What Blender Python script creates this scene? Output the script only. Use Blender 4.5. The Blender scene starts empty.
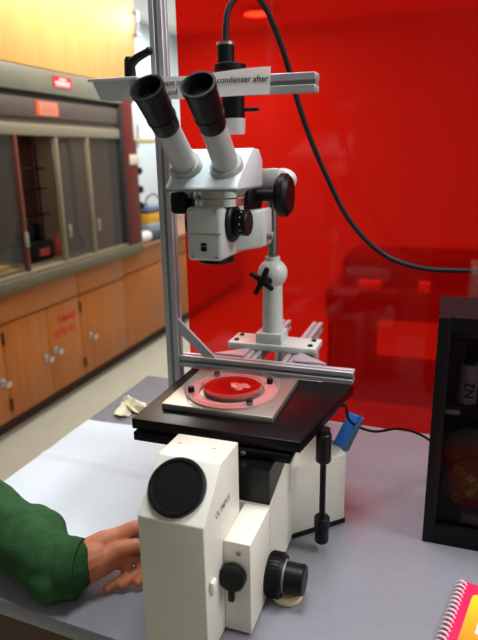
import bpy, bmesh, math, random
from mathutils import Vector, Matrix
random.seed(7)
PI = math.pi
R = math.radians
SC = bpy.context.scene
COL = SC.collection

# ------------------------------------------------------------------ camera
CAM = Vector((0, 0, 1.48))
yaw, pitch, roll = R(19.5), R(15.7), R(-1.1)
h = Vector((-math.sin(yaw), math.cos(yaw), 0))
fwd = h * math.cos(pitch) - Vector((0, 0, math.sin(pitch)))
r0 = Vector((math.cos(yaw), math.sin(yaw), 0)); u0 = r0.cross(fwd)
right = r0 * math.cos(roll) + u0 * math.sin(roll)
up = right.cross(fwd)
cd = bpy.data.cameras.new('camera'); cam = bpy.data.objects.new('camera', cd); COL.objects.link(cam)
M_ = Matrix((right, up, -fwd)).transposed().to_4x4(); M_.translation = CAM
cam.matrix_world = M_
cd.sensor_fit = 'VERTICAL'; cd.sensor_height = 36.0; cd.lens = 585.0 / 640.0 * 36.0
cd.clip_start = 0.02; cd.clip_end = 50
cd.dof.use_dof = True; cd.dof.focus_distance = 0.85; cd.dof.aperture_fstop = 5.0
SC.camera = cam

# ------------------------------------------------------------------ world, lights, exposure
SC.view_settings.view_transform = 'Standard'; SC.view_settings.look = 'None'
SC.view_settings.gamma = 1.0; SC.view_settings.use_curve_mapping = False
SC.view_settings.exposure = 0.0
w = bpy.data.worlds.new('world'); SC.world = w; w.use_nodes = True
w.node_tree.nodes['Background'].inputs[0].default_value = (0.8, 0.9, 1.0, 1)
w.node_tree.nodes['Background'].inputs[1].default_value = 0.3

def area(name, loc, sx, sy, power, col=(1, 1, 1), rot=(0, 0, 0)):
    l = bpy.data.lights.new(name, 'AREA'); l.shape = 'RECTANGLE'; l.size = sx; l.size_y = sy
    l.energy = power; l.color = col
    o = bpy.data.objects.new(name, l); o.location = loc; o.rotation_euler = rot; COL.objects.link(o); return o
area('ceiling_lamp_table', (-0.25, 0.85, 2.70), 0.5, 0.5, 23, (0.90, 0.98, 1.0))
area('ceiling_lamp_right', (1.2, 0.75, 2.65), 0.5, 0.8, 32, (0.98, 1.0, 0.97))
area('ceiling_lamp_bench', (-1.72, 3.1, 2.71), 0.35, 1.8, 40, (1.0, 0.99, 0.95))
area('far_wall_fill', (-2.2, 5.3, 2.70), 0.8, 0.6, 36, (0.92, 0.98, 1.0))  # added fill light to brighten the far wall and shelf
area('screen_back_fill', (-0.9, 3.4, 2.70), 0.8, 0.6, 15, (1.0, 0.97, 0.92))  # added light behind the screen to brighten its left side
area('ceiling_lamp_front', (0.5, -0.9, 2.70), 1.2, 0.5, 2.5, (0.97, 1.0, 1.0))

# ------------------------------------------------------------------ helpers
def lin(c):
    c = c / 255.0
    return c / 12.92 if c <= 0.04045 else ((c + 0.055) / 1.055) ** 2.4
def rgb(r, g, b): return (lin(r), lin(g), lin(b), 1)

MATS = {}
def mat(name, col, rough=0.5, metal=0.0, var=0.0, scale=20.0, bump=0.0, bscale=120.0, coat=0.0, stretch=None, trans=0.0, ior=1.45, emit=0.0, col2=None):
    if name in MATS: return MATS[name]
    m = bpy.data.materials.new(name); m.use_nodes = True
    nt = m.node_tree; b = nt.nodes['Principled BSDF']
    b.inputs['Base Color'].default_value = col
    b.inputs['Roughness'].default_value = rough; b.inputs['Metallic'].default_value = metal
    b.inputs['Coat Weight'].default_value = coat; b.inputs['Transmission Weight'].default_value = trans
    b.inputs['IOR'].default_value = ior
    if name.startswith(('black', 'case_black', 'cable')): b.inputs['Specular IOR Level'].default_value = 0.28
    if emit:
        b.inputs['Emission Color'].default_value = col; b.inputs['Emission Strength'].default_value = emit
    tc = nt.nodes.new('ShaderNodeTexCoord'); mp = nt.nodes.new('ShaderNodeMapping')
    nt.links.new(tc.outputs['Object'], mp.inputs['Vector'])
    if stretch: mp.inputs['Scale'].default_value = stretch
    if var or col2:
        n = nt.nodes.new('ShaderNodeTexNoise'); n.inputs['Scale'].default_value = scale; n.inputs['Detail'].default_value = 5
        nt.links.new(mp.outputs[0], n.inputs['Vector'])
        cr = nt.nodes.new('ShaderNodeValToRGB'); nt.links.new(n.outputs['Fac'], cr.inputs['Fac'])
        cr.color_ramp.elements[0].position = 0.3; cr.color_ramp.elements[1].position = 0.7
        c2 = col2 if col2 else tuple(min(1, v * (1 + var)) for v in col[:3]) + (1,)
        c1 = col if col2 else tuple(v * (1 - var) for v in col[:3]) + (1,)
        cr.color_ramp.elements[0].color = c1; cr.color_ramp.elements[1].color = c2
        nt.links.new(cr.outputs[0], b.inputs['Base Color'])
    if bump:
        n2 = nt.nodes.new('ShaderNodeTexNoise'); n2.inputs['Scale'].default_value = bscale; n2.inputs['Detail'].default_value = 4
        nt.links.new(tc.outputs['Object'], n2.inputs['Vector'])
        bp = nt.nodes.new('ShaderNodeBump'); bp.inputs['Strength'].default_value = bump; bp.inputs['Distance'].default_value = 0.002
        nt.links.new(n2.outputs['Fac'], bp.inputs['Height']); nt.links.new(bp.outputs[0], b.inputs['Normal'])
    MATS[name] = m; return m

def wood(name, c1, c2, rough=0.4, axis='z', s=1.0):
    if name in MATS: return MATS[name]
    st = {'z': (14 * s, 14 * s, 0.9 * s), 'y': (14 * s, 0.9 * s, 14 * s), 'x': (0.9 * s, 14 * s, 14 * s)}[axis]
    return mat(name, c1, rough, col2=c2, scale=3.0, stretch=st)

def glass(name, col=(1, 1, 1, 1), alpha=0.12, rough=0.03, refl=1.5):
    # thin clear pane: mostly see-through with fresnel reflection
    if name in MATS: return MATS[name]
    m = bpy.data.materials.new(name); m.use_nodes = True; nt = m.node_tree
    for n in list(nt.nodes): nt.nodes.remove(n)
    out = nt.nodes.new('ShaderNodeOutputMaterial'); t = nt.nodes.new('ShaderNodeBsdfTransparent'); t.inputs[0].default_value = col
    g = nt.nodes.new('ShaderNodeBsdfGlossy'); g.inputs['Roughness'].default_value = rough
    lw = nt.nodes.new('ShaderNodeLayerWeight'); lw.inputs['Blend'].default_value = 0.5
    pw = nt.nodes.new('ShaderNodeMath'); pw.operation = 'POWER'; pw.inputs[1].default_value = 5.0; nt.links.new(lw.outputs['Facing'], pw.inputs[0])
    f = nt.nodes.new('ShaderNodeMath'); f.operation = 'MULTIPLY_ADD'; f.inputs[1].default_value = 0.7; f.inputs[2].default_value = ((refl - 1) / (refl + 1)) ** 2; nt.links.new(pw.outputs[0], f.inputs[0])
    d = nt.nodes.new('ShaderNodeBsdfDiffuse'); d.inputs[0].default_value = (0.7, 0.7, 0.68, 1)
    m1 = nt.nodes.new('ShaderNodeMixShader'); m1.inputs[0].default_value = alpha
    nt.links.new(t.outputs[0], m1.inputs[1]); nt.links.new(d.outputs[0], m1.inputs[2])
    m2 = nt.nodes.new('ShaderNodeMixShader'); nt.links.new(f.outputs[0], m2.inputs[0])
    nt.links.new(m1.outputs[0], m2.inputs[1]); nt.links.new(g.outputs[0], m2.inputs[2]); nt.links.new(m2.outputs[0], out.inputs[0])
    MATS[name] = m; return m

class MB:
    def __init__(s): s.bm = bmesh.new()
    def _add(s, verts, faces):
        vs = [s.bm.verts.new(v) for v in verts]
        for f in faces:
            try: s.bm.faces.new([vs[i] for i in f])
            except ValueError: pass
        return vs
    def box(s, x0, x1, y0, y1, z0, z1, bev=0.0, mtx=None, seg=2):
        v = [(x0, y0, z0), (x1, y0, z0), (x1, y1, z0), (x0, y1, z0), (x0, y0, z1), (x1, y0, z1), (x1, y1, z1), (x0, y1, z1)]
        if mtx: v = [mtx @ Vector(p) for p in v]
        vs = s._add(v, [(0, 3, 2, 1), (4, 5, 6, 7), (0, 1, 5, 4), (1, 2, 6, 5), (2, 3, 7, 6), (3, 0, 4, 7)])
        if bev:
            es = list({e for q in vs for e in q.link_edges})
            bmesh.ops.bevel(s.bm, geom=es, offset=bev, segments=seg, profile=0.5, affect='EDGES')
        return s
    def prism(s, pts, d, bev=0.0):
        # polygon of 3-D points swept by vector d
        d = Vector(d); n = len(pts); a = [Vector(p) for p in pts]; b = [p + d for p in a]
        vs = s._add(a + b, [tuple(range(n))[::-1], tuple(range(n, 2 * n))] + [(i, (i + 1) % n, n + (i + 1) % n, n + i) for i in range(n)])
        bmesh.ops.recalc_face_normals(s.bm, faces=list({f for v in vs for f in v.link_faces}))
        if bev:
            es = list({e for q in vs for e in q.link_edges})
            bmesh.ops.bevel(s.bm, geom=es, offset=bev, segments=2, profile=0.5, affect='EDGES')
        return s
    def rev(s, o, ax, prof, n=32, closed=False):
        # lathe: prof = [(distance along axis, radius)], radius 0 closes
        o = Vector(o); ax = Vector(ax).normalized()
        u = ax.orthogonal().normalized(); v = ax.cross(u)
        rings = []
        for (t, r) in prof:
            c = o + ax * t
            if r <= 1e-6: rings.append([s.bm.verts.new(c)])
            else: rings.append([s.bm.verts.new(c + (u * math.cos(2 * PI * i / n) + v * math.sin(2 * PI * i / n)) * r) for i in range(n)])
        prs = list(zip(rings[:-1], rings[1:]))
        if closed: prs.append((rings[-1], rings[0]))
        for A, B in prs:
            for i in range(n):
                j = (i + 1) % n
                if len(A) == 1 and len(B) == 1: continue
                if len(A) == 1: f = (A[0], B[j], B[i])
                elif len(B) == 1: f = (A[i], A[j], B[0])
                else: f = (A[i], A[j], B[j], B[i])
                try: s.bm.faces.new(f)
                except ValueError: pass
        return s
    def cyl(s, a, b, r, n=24, bev=0.0, r2=None):
        a = Vector(a); b = Vector(b); L = (b - a).length; r2 = r if r2 is None else r2
        if bev: p = [(0, 0), (0, r - bev), (bev, r), (L - bev, r2), (L, r2 - bev), (L, 0)]
        else: p = [(0, 0), (0, r), (L, r2), (L, 0)]
        return s.rev(a, b - a, p, n)
    def ball(s, c, r, sc=(1, 1, 1), n=24):
        m = Matrix.Translation(c) @ Matrix.Diagonal((r * sc[0], r * sc[1], r * sc[2], 1))
        bmesh.ops.create_uvsphere(s.bm, u_segments=n, v_segments=n // 2, radius=1, matrix=m); return s
    def tube(s, pts, r, n=10, smooth=True, sub=8):
        P = [Vector(p) for p in pts]
        if smooth and len(P) > 2:
            Q = []
            for i in range(len(P) - 1):
                p0 = P[max(i - 1, 0)]; p1 = P[i]; p2 = P[i + 1]; p3 = P[min(i + 2, len(P) - 1)]
                for k in range(sub):
                    t = k / sub
                    Q.append(0.5 * ((2 * p1) + (-p0 + p2) * t + (2 * p0 - 5 * p1 + 4 * p2 - p3) * t * t + (-p0 + 3 * p1 - 3 * p2 + p3) * t ** 3))
            Q.append(P[-1]); P = Q
        rr = r if isinstance(r, (list, tuple)) else None
        prev = None; u = None; first = None
        for i, p in enumerate(P):
            tg = (P[min(i + 1, len(P) - 1)] - P[max(i - 1, 0)]).normalized()
            if u is None: u = tg.orthogonal().normalized()
            else:
                u = (u - tg * u.dot(tg)); u = u.normalized() if u.length > 1e-6 else tg.orthogonal().normalized()
            v = tg.cross(u)
            ra = (rr[0] + (rr[1] - rr[0]) * i / (len(P) - 1)) if rr else r
            ring = [s.bm.verts.new(p + (u * math.cos(2 * PI * k / n) + v * math.sin(2 * PI * k / n)) * ra) for k in range(n)]
            if prev:
                for k in range(n): s.bm.faces.new((prev[k], prev[(k + 1) % n], ring[(k + 1) % n], ring[k]))
            else: s.bm.faces.new(ring[::-1])
            prev = ring
        s.bm.faces.new(prev); return s
    def build(s, name, m, parent=None, smooth=40):
        bm = s.bm
        bmesh.ops.recalc_face_normals(bm, faces=bm.faces[:])
        if smooth:
            for f in bm.faces: f.smooth = True
            for e in bm.edges:
                if len(e.link_faces) == 2 and e.calc_face_angle(0) > R(smooth): e.smooth = False
        me = bpy.data.meshes.new(name); bm.to_mesh(me); bm.free()
        me.materials.append(m)
        o = bpy.data.objects.new(name, me); COL.objects.link(o)
        if parent: put(o, parent)
        return o

def put(o, parent):
    o.parent = parent
    o.matrix_parent_inverse = WORLD[parent.name].inverted() if parent.name in WORLD else Matrix.Identity(4)
WORLD = {}
def thing(name, label, cat, loc=(0, 0, 0), group=None):
    o = bpy.data.objects.new(name, None); COL.objects.link(o); o.location = loc; o.empty_display_size = 0.05
    WORLD[o.name] = Matrix.Translation(loc)
    return tag(o, label, cat, group)
def tag(o, label, cat, group=None, kind=None):
    o['label'] = label; o['category'] = cat
    if group: o['group'] = group
    if kind: o['kind'] = kind
    return o
def struct(o): o['kind'] = 'structure'; return o

def text(body, size, origin, rdir, udir, m, name, parent, align='LEFT', ext=0.0002, bold=0.0, sx=1.0):
    c = bpy.data.curves.new('t', 'FONT'); c.body = body; c.size = size; c.extrude = ext; c.align_x = align; c.offset = bold
    t = bpy.data.objects.new('t', c); COL.objects.link(t)
    dg = bpy.context.evaluated_depsgraph_get(); dg.update()
    me = bpy.data.meshes.new_from_object(t.evaluated_get(dg)); bpy.data.objects.remove(t)
    rd = Vector(rdir).normalized(); ud = Vector(udir).normalized(); nd = rd.cross(ud)
    mx = Matrix((rd * sx, ud, nd)).transposed().to_4x4(); mx.translation = Vector(origin)
    me.transform(mx); me.materials.clear(); me.materials.append(m)
    o = bpy.data.objects.new(name, me); COL.objects.link(o)
    if parent: put(o, parent)
    return o

# ------------------------------------------------------------------ materials
white_enamel = mat('white_enamel', rgb(236, 231, 220), 0.35, bump=0.05, bscale=400)
black_paint = mat('black_paint', rgb(15, 15, 17), 0.35, var=0.15, scale=60)
black_stage = mat('black_stage', rgb(13, 12, 13), 0.3)
black_rubber = mat('black_rubber', rgb(14, 14, 16), 0.42)
alu = mat('brushed_aluminium', rgb(186, 186, 192), 0.4, 0.35, var=0.05, scale=40)
alu_slot = mat('aluminium_slot', rgb(140, 138, 142), 0.5, 0.3)
steel = mat('steel', rgb(200, 198, 195), 0.25, 1.0)
grey_enamel = mat('grey_enamel', rgb(196, 198, 196), 0.32, bump=0.04, bscale=500)
pale_enamel = mat('pale_enamel', rgb(206, 214, 210), 0.3)
silver = mat('silver_metal', rgb(205, 204, 200), 0.22, 0.9)
paper_m = mat('paper', rgb(240, 236, 234), 0.8)
ink = mat('ink', rgb(50, 42, 44), 0.8)

# ------------------------------------------------------------------ room shell
b = MB(); b.box(-3.2, 2.2, -1.7, 6.6, -0.05, 0.0)
struct(b.build('floor', mat('floor_vinyl', rgb(184, 182, 164), 0.35, var=0.04, scale=8)))
b = MB(); b.box(-3.2, 2.2, -1.7, 6.6, 2.75, 2.80)
struct(b.build('ceiling', mat('ceiling_paint', rgb(235, 234, 228), 0.9)))
wallm = mat('wall_paint', rgb(214, 224, 228), 0.7, var=0.02, scale=3)
for nm, a in dict(wall_left=(-3.0, -2.95, -1.7, 6.6), wall_right=(2.1, 2.15, -1.7, 6.6), wall_back=(-3.0, 2.15, 6.4, 6.45), wall_front=(-3.0, 2.15, -1.6, -1.55)).items():
    b = MB(); b.box(*a, 0.0, 2.75); struct(b.build(nm, wallm if nm != 'wall_front' else mat('wall_front_dimmed', rgb(120, 118, 112), 0.8)))  # front wall colour darkened to cut bounce, like a dim open room

# ------------------------------------------------------------------ base cabinets along the left
oak = wood('orange_oak', rgb(182, 104, 34), rgb(164, 90, 28), 0.42)
oak_h = wood('orange_oak_rail', rgb(182, 106, 38), rgb(166, 94, 32), 0.42, 'y')
kick_m = mat('brown_kick', rgb(70, 38, 26), 0.6)
CX = -2.185
def handle(y, zc, parent):
    m = MB(); m.box(CX, CX + 0.004, y - 0.02, y + 0.02, zc - 0.02, zc + 0.02, 0.002)
    m.cyl((CX, y, zc), (CX + 0.03, y, zc), 0.008, 14); m.box(CX + 0.025, CX + 0.037, y - 0.012, y + 0.03, zc - 0.028, zc + 0.006, 0.004)
    m.build('door_handle', steel, parent)
def hinge(y, zc, parent):
    m = MB(); m.box(CX, CX + 0.006, y - 0.008, y + 0.008, zc - 0.035, zc + 0.035, 0.002); m.build('hinge', black_paint, parent)
def cabinet(y0, y1, top, doors, label, rail=0.637, back=-2.85):
    t = thing('base_cabinet', label, 'cabinet', (CX, (y0 + y1) / 2, 0))
    m = MB(); m.box(back, CX - 0.02, y0, y1, 0.09, top); m.build('cabinet_body', oak, t)
    m = MB(); m.box(back, CX - 0.07, y0, y1, 0, 0.09); m.build('kick_plate', kick_m, t)
    m = MB(); m.box(CX - 0.02, CX, y0 + 0.003, y1 - 0.003, rail + 0.004, top - 0.004, 0.003); m.build('drawer_front', oak_h, t)
    ds = []
    for (a, c, hy, hz, hin) in doors:
        m = MB(); m.box(CX - 0.02, CX, a + 0.003, c - 0.003, 0.10, rail - 0.006, 0.003); d = m.build('door', oak, t); ds.append(d)
        if hy: handle(hy, hz, d)
        if hin:
            hinge(hin, 0.18, d); hinge(hin, 0.56, d)
    return t, ds
cabinet(1.78, 2.385, 0.80, [(1.78, 2.385, 2.345, 0.33, None)], 'wooden base cabinet at the left edge with handle by its right side')
t, ds = cabinet(2.385, 3.10, 0.80, [(2.385, 2.765, 2.722, 0.345, 2.392), (2.765, 3.10, 2.815, 0.365, None)], 'double-door wooden base cabinet with red warning stencil')
red_ink = mat('red_stencil', rgb(206, 40, 34), 0.6)
text('FLAMMABLE', 0.060, (CX + 0.0008, 2.855, 0.515), (0, 1, 0), (0, 0, 1), red_ink, 'stencil', ds[1], bold=0.0016, sx=0.62)
text('KEEP FIRE AWAY', 0.060, (CX + 0.0008, 2.815, 0.435), (0, 1, 0), (0, 0, 1), red_ink, 'stencil', ds[1], bold=0.0016, sx=0.50)
cabinet(3.10, 3.67, 0.80, [(3.10, 3.67, 3.195, 0.345, 3.108)], 'single-door wooden base cabinet right of the red-stencilled one')
cabinet(3.67, 4.48, 0.80, [(3.67, 4.48, 4.40, 0.60, None)], 'wooden base cabinet farthest away, past the hood end', 0.655)
cabinet(4.48, 6.3, 0.80, [(4.48, 5.4, None, 0, None), (5.4, 6.3, None, 0, None)], 'wooden base cabinet hidden behind the aluminium post', 0.655)
b = MB(); b.box(-2.94, CX + 0.02, 3.93, 6.3, 0.80, 0.83, 0.004)
tag(b.build('countertop', mat('counter_wood', rgb(150, 96, 56), 0.4)), 'brown countertop past the right end of the fume hood', 'countertop')

# ------------------------------------------------------------------ fume hood
hood_steel = mat('hood_steel', rgb(134, 130, 112), 0.4, 0.35, var=0.08, scale=6)
hood_in = mat('hood_lining', rgb(150, 128, 108), 0.55, var=0.08, scale=4)
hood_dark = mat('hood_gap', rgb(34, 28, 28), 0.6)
hood_panel = mat('hood_panel', rgb(96, 82, 74), 0.45, 0.2)
rail_m = mat('sash_rail', rgb(146, 136, 114), 0.4, 0.3)
maroon = mat('maroon_paint', rgb(104, 30, 24), 0.55)
sill_m = mat('hood_sill', rgb(98, 88, 66), 0.5, var=0.2, scale=30)
pane_m = glass('sash_glass', (0.78, 0.70, 0.64, 1), 0.03, 0.06, 1.4)
HX = -2.15; Y0 = 1.78; Y1 = 3.75
hood = thing('fume_hood', 'large fume hood with brown glass sashes above the wooden cabinets', 'fume hood', (HX, 2.5, 0.8))
m = MB(); m.box(-2.94, HX + 0.02, Y0, Y1 + 0.17, 0.80, 0.865, 0.012); m.build('sill', sill_m, hood)
m = MB(); m.box(-2.94, -2.90, Y0, Y1, 0.865, 1.95); m.build('back_lining', hood_in, hood)
for ya in (Y0, Y1 - 0.03):
    m = MB(); m.box(-2.94, HX - 0.06, ya, ya + 0.03, 0.865, 1.95); m.build('side_lining', hood_in, hood)
m = MB(); m.box(-2.90, -2.893, 3.0, 3.71, 0.87, 1.655); m.build('bay_darkening', mat('dark_maroon', rgb(84, 40, 38), 0.6), hood)  # dark sheet added so the unglazed bay looks dimmer than the panes
m = MB(); m.box(-2.94, HX - 0.06, Y0, Y1, 1.66, 1.70); m.build('baffle', hood_dark, hood)
m = MB(); m.box(-2.94, HX + 0.01, Y0, Y1, 1.832, 1.955, 0.004); m.build('header', hood_steel, hood)
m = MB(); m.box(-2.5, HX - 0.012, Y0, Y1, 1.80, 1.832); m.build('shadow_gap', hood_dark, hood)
m = MB(); m.box(-2.5, HX - 0.004, Y0, Y1, 1.70, 1.80, 0.003); m.box(-2.5, HX - 0.014, Y0, Y1, 1.67, 1.70); m.build('header_panel', hood_panel, hood)
m = MB(); m.box(HX - 0.05, HX, Y0, Y1 - 0.03, 1.605, 1.668, 0.006); m.build('sash_rail', rail_m, hood)
m = MB(); m.box(HX - 0.05, HX, Y0, Y1 - 0.03, 0.866, 0.885, 0.004); m.build('sash_track', rail_m, hood)
for yd in (1.90, 2.632, 2.98, 3.30):
    m = MB(); m.box(HX - 0.03, HX + 0.002, yd - 0.009, yd + 0.009, 0.885, 1.605, 0.004)
    d = m.build('sash_stile', rail_m if yd != 2.632 else mat('sash_stile_red', rgb(120, 66, 52), 0.4, 0.2), hood)
    m = MB(); m.box(HX + 0.003, HX + 0.02, yd - 0.03 if yd < 2.7 else yd + 0.02, yd - 0.004 if yd < 2.7 else yd + 0.046, 1.02, 1.10, 0.005)
    m.build('sash_pull', rail_m, d)
for ya, yb in ((1.91, 2.622), (2.998, 3.283), (3.317, 3.70)):
    m = MB(); m.box(HX - 0.022, HX - 0.017, ya, yb, 0.885, 1.605); m.build('sash_pane', pane_m, hood)
m = MB(); m.box(-2.94, HX + 0.005, Y1 - 0.03 + 0.03, Y1 + 0.17, 0.865, 1.955, 0.004); m.build('end_post', maroon, hood)
m = MB(); m.box(HX - 0.10, HX + 0.003, Y1 - 0.055, Y1 - 0.001, 0.885, 1.83, 0.003); m.build('frame_strip', hood_dark, hood)
m = MB(); m.box(HX + 0.005, HX + 0.012, 3.80, 3.935, 1.43, 1.50, 0.003); m.build('outlet_plate', mat('cream_plastic', rgb(225, 215, 190), 0.5), hood)
m = MB(); m.box(HX + 0.002, HX + 0.008, 3.885, 3.935, 1.60, 1.85, 0.002); m.build('label_strip', paper_m, hood)
m = MB(); m.box(HX + 0.002, HX + 0.008, 3.93, 3.945, 1.545, 1.59, 0.002); m.build('green_tab', mat('green_plastic', rgb(80, 150, 50), 0.5), hood)
for i, zv in enumerate((1.385, 1.25, 1.13)):
    m = MB(); m.cyl((HX - 0.03, 3.92, zv), (HX - 0.03, 3.975, zv), 0.012, 12); m.cyl((HX - 0.03, 3.965, zv), (HX - 0.03, 4.0, zv), 0.03, 12, 0.004)
    m.build('valve_knob', black_rubber, hood)
hl = bpy.data.lights.new('hood_fill', 'AREA'); hl.shape = 'RECTANGLE'; hl.size = 0.3; hl.size_y = 1.6; hl.energy = 2.4; hl.color = (1, 0.92, 0.82)  # added fill light for the hood interior, no fixture modelled
ho = bpy.data.objects.new('hood_fill', hl); ho.location = (-2.55, 2.8, 1.655); COL.objects.link(ho)
# warning signs on the hood
sg = MB(); sg.box(HX + 0.01, HX + 0.013, 2.985, 3.165, 1.872, 1.934); s1 = sg.build('sign', mat('red_sign', rgb(200, 32, 44), 0.5), hood); s1['label'] = 'red warning label with white lines of text'
wl = MB()
for (ya, yb, zz, hh) in ((3.045, 3.11, 1.914, 0.008), (3.005, 3.145, 1.899, 0.006), (3.005, 3.145, 1.888, 0.006), (3.01, 3.14, 1.879, 0.003)): wl.box(HX + 0.013, HX + 0.0138, ya, yb, zz, zz + hh)
wl.build('sign_lines', paper_m, s1)
sg = MB(); sg.box(HX - 0.004, HX - 0.001, 2.83, 3.03, 1.712, 1.79); s2 = sg.build('sign', mat('orange_sign', rgb(214, 84, 40), 0.5), hood); s2['label'] = 'orange bordered warning label'
sg = MB(); sg.box(HX - 0.001, HX, 2.862, 3.018, 1.718, 1.784); s3 = sg.build('sign_face', mat('pink_paper', rgb(196, 150, 128), 0.7), s2)
wl = MB()
for zz in (1.768, 1.752, 1.740, 1.728): wl.box(HX, HX + 0.0006, 2.875, 3.008, zz, zz + 0.005)
wl.build('sign_lines', red_ink, s2)

# things inside the hood
gtube = mat('grey_hose', rgb(62, 60, 60), 0.5)
m = MB(); m.tube([(-2.42, 3.560, 0.875), (-2.42, 3.544, 0.93), (-2.42, 3.480, 0.97), (-2.42, 3.384, 1.02), (-2.42, 3.320, 1.2), (-2.42, 3.320, 1.45), (-2.42, 3.368, 1.58), (-2.42, 3.464, 1.59), (-2.42, 3.488, 1.45), (-2.42, 3.492, 1.1), (-2.42, 3.472, 0.96), (-2.42, 3.400, 0.92), (-2.42, 3.336, 0.885)], 0.016)
tag(m.build('hose', gtube), 'grey looped hose hanging inside the fume hood', 'hose')
rk = thing('lattice_rack', 'dark rod rack standing inside the open hood bay', 'rack', (-2.6, 3.2, 0.865))
m = MB(); m.cyl((-2.6, 3.10, 0.865), (-2.6, 3.10, 1.62), 0.008, 10); m.build('upright_rod', black_paint, rk)
m = MB(); m.cyl((-2.6, 3.36, 0.865), (-2.6, 3.36, 1.62), 0.008, 10); m.build('upright_rod', black_paint, rk)
for zz in (1.12, 1.29, 1.42):
    m = MB(); m.cyl((-2.6, 3.02, zz), (-2.6, 3.44, zz), 0.007, 10); m.build('cross_rod', black_paint, rk)
m = MB(); m.box(-2.62, -2.58, 3.03, 3.17, 1.54, 1.62, 0.004); m.build('clamp_block', black_paint, rk)
bx = thing('instrument_box', 'black box with red label on the hood floor', 'box', (-2.4, 3.03, 0.865))
m = MB(); m.box(-2.52, -2.36, 2.92, 3.14, 0.865, 0.99, 0.01); m.build('case', black_paint, bx)
m = MB(); m.box(-2.36, -2.355, 2.99, 3.09, 0.90, 0.945); m.build('front_label', mat('label_red', rgb(150, 60, 56), 0.6), bx)
m = MB(); m.box(-2.50, -2.40, 2.95, 3.02, 0.99, 1.13, 0.01); m.box(-2.50, -2.40, 3.06, 3.12, 0.99, 1.10, 0.01); m.build('top_unit', black_paint, bx)
m = MB(); m.rev((-2.42, 3.255, 0.865), (0, 0, 1), [(0, 0), (0, 0.035), (0.09, 0.035), (0.12, 0.014), (0.15, 0.014), (0.15, 0)], 20)
tag(m.build('bottle', mat('amber_red', rgb(150, 60, 40), 0.3)), 'reddish bottle beside the black box in the hood', 'bottle')
m = MB(); m.box(-2.5, -2.3, 2.30, 2.72, 0.866, 0.872); m.box(-2.48, -2.34, 2.36, 2.70, 0.872, 0.90, 0.012)
tag(m.build('folded_cloth', mat('yellow_cloth', rgb(176, 160, 80), 0.9)), 'yellowish folded cloth on the hood floor at left', 'cloth')

# upper wooden cabinets above the hood
maple = wood('yellow_maple', rgb(224, 176, 104), rgb(212, 162, 90), 0.45, 'z', 0.6)
for i, ya, yb in ((1, 1.78, 4.0),):
    t = thing('wall_cabinet', 'yellow wooden wall cabinet above the hood with bracket at its right end', 'cabinet', (-2.15, (ya + yb) / 2, 1.96))
    m = MB(); m.box(-2.93, -2.17, ya, yb, 1.96, 2.72); m.build('cabinet_body', maple, t)
    m = MB(); m.box(-2.17, -2.15, ya + 0.004, yb, 1.962, 2.715, 0.003); m.build('door', maple, t)
    if i:
        m = MB(); m.box(-2.19, -2.145, 4.0, 4.012, 2.29, 2.47, 0.002); m.box(-2.15, -2.135, 3.97, 4.05, 2.44, 2.46, 0.003); m.box(-2.15, -2.135, 3.97, 4.05, 2.30, 2.32, 0.003); m.cyl((-2.14, 4.04, 2.32), (-2.14, 4.04, 2.44), 0.006)
        m.build('bracket', steel, t)

# shelf and goods beyond the hood
sh = thing('wall_shelf', 'pale wall shelf with yellow edge beyond the hood end', 'shelf', (-2.6, 4.6, 1.60))
m = MB(); m.box(-2.94, -2.25, 4.02, 4.7, 1.595, 1.615); m.build('shelf_board', wallm, sh)
m = MB(); m.box(-2.25, -2.235, 4.02, 4.7, 1.590, 1.618, 0.002); m.build('shelf_edge', mat('pale_yellow', rgb(226, 200, 120), 0.5), sh)
for i, (x, y, r, hh, c, lb) in enumerate(((-2.34, 4.16, 0.03, 0.20, (70, 70, 74), 'dark bottle on the wall shelf beyond the hood'), (-2.36, 4.30, 0.03, 0.16, (120, 130, 140), 'grey bottle on the wall shelf beyond the hood'))):
    m = MB(); m.rev((x, y, 1.615), (0, 0, 1), [(0, 0), (0, r), (hh * .7, r), (hh * .82, r * .45), (hh, r * .45), (hh, 0)], 18)
    tag(m.build('bottle', mat('bottle%d' % i, rgb(*c), 0.3)), lb, 'bottle')
yb = thing('carton', 'yellow carton stacked on a grey tray past the hood end', 'carton', (-2.32, 4.35, 1.0))
m = MB(); m.box(-2.42, -2.24, 4.22, 4.52, 0.965, 1.045, 0.004); m.build('box_body', mat('yellow_card', rgb(232, 170, 40), 0.6), yb)
m = MB(); m.box(-2.42, -2.24, 4.22, 4.52, 1.045, 1.058, 0.003); m.build('lid', mat('navy_card', rgb(40, 50, 90), 0.6), yb)
m = MB(); m.box(-2.44, -2.22, 4.20, 4.56, 0.895, 0.965, 0.006); tag(m.build('tray', mat('tray_grey', rgb(150, 160, 172), 0.5)), 'blue-grey tray under the yellow carton', 'tray')
m = MB(); m.box(-2.46, -2.20, 4.18, 4.60, 0.83, 0.895, 0.006); tag(m.build('case', mat('tray_brown', rgb(60, 70, 90), 0.5)), 'dark blue case at the bottom of the counter stack', 'case')
m = MB(); m.box(-2.42, -2.24, 4.24, 4.5, 1.058, 1.10, 0.01); tag(m.build('bundle', mat('bundle_grey', rgb(120, 140, 170), 0.6)), 'pale blue bundle on top of the yellow carton', 'bundle')
m = MB(); m.tube([(-2.3, 4.3, 1.10), (-2.3, 4.3, 1.15), (-2.28, 4.38, 1.19), (-2.26, 4.46, 1.15), (-2.26, 4.46, 1.10)], 0.006)
tag(m.build('cord_loop', black_rubber), 'black cord loop on the pale blue bundle', 'cord')
rl = thing('paper_roll', 'white paper roll lying on the counter past the hood', 'roll', (-2.24, 4.05, 0.83))
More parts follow.
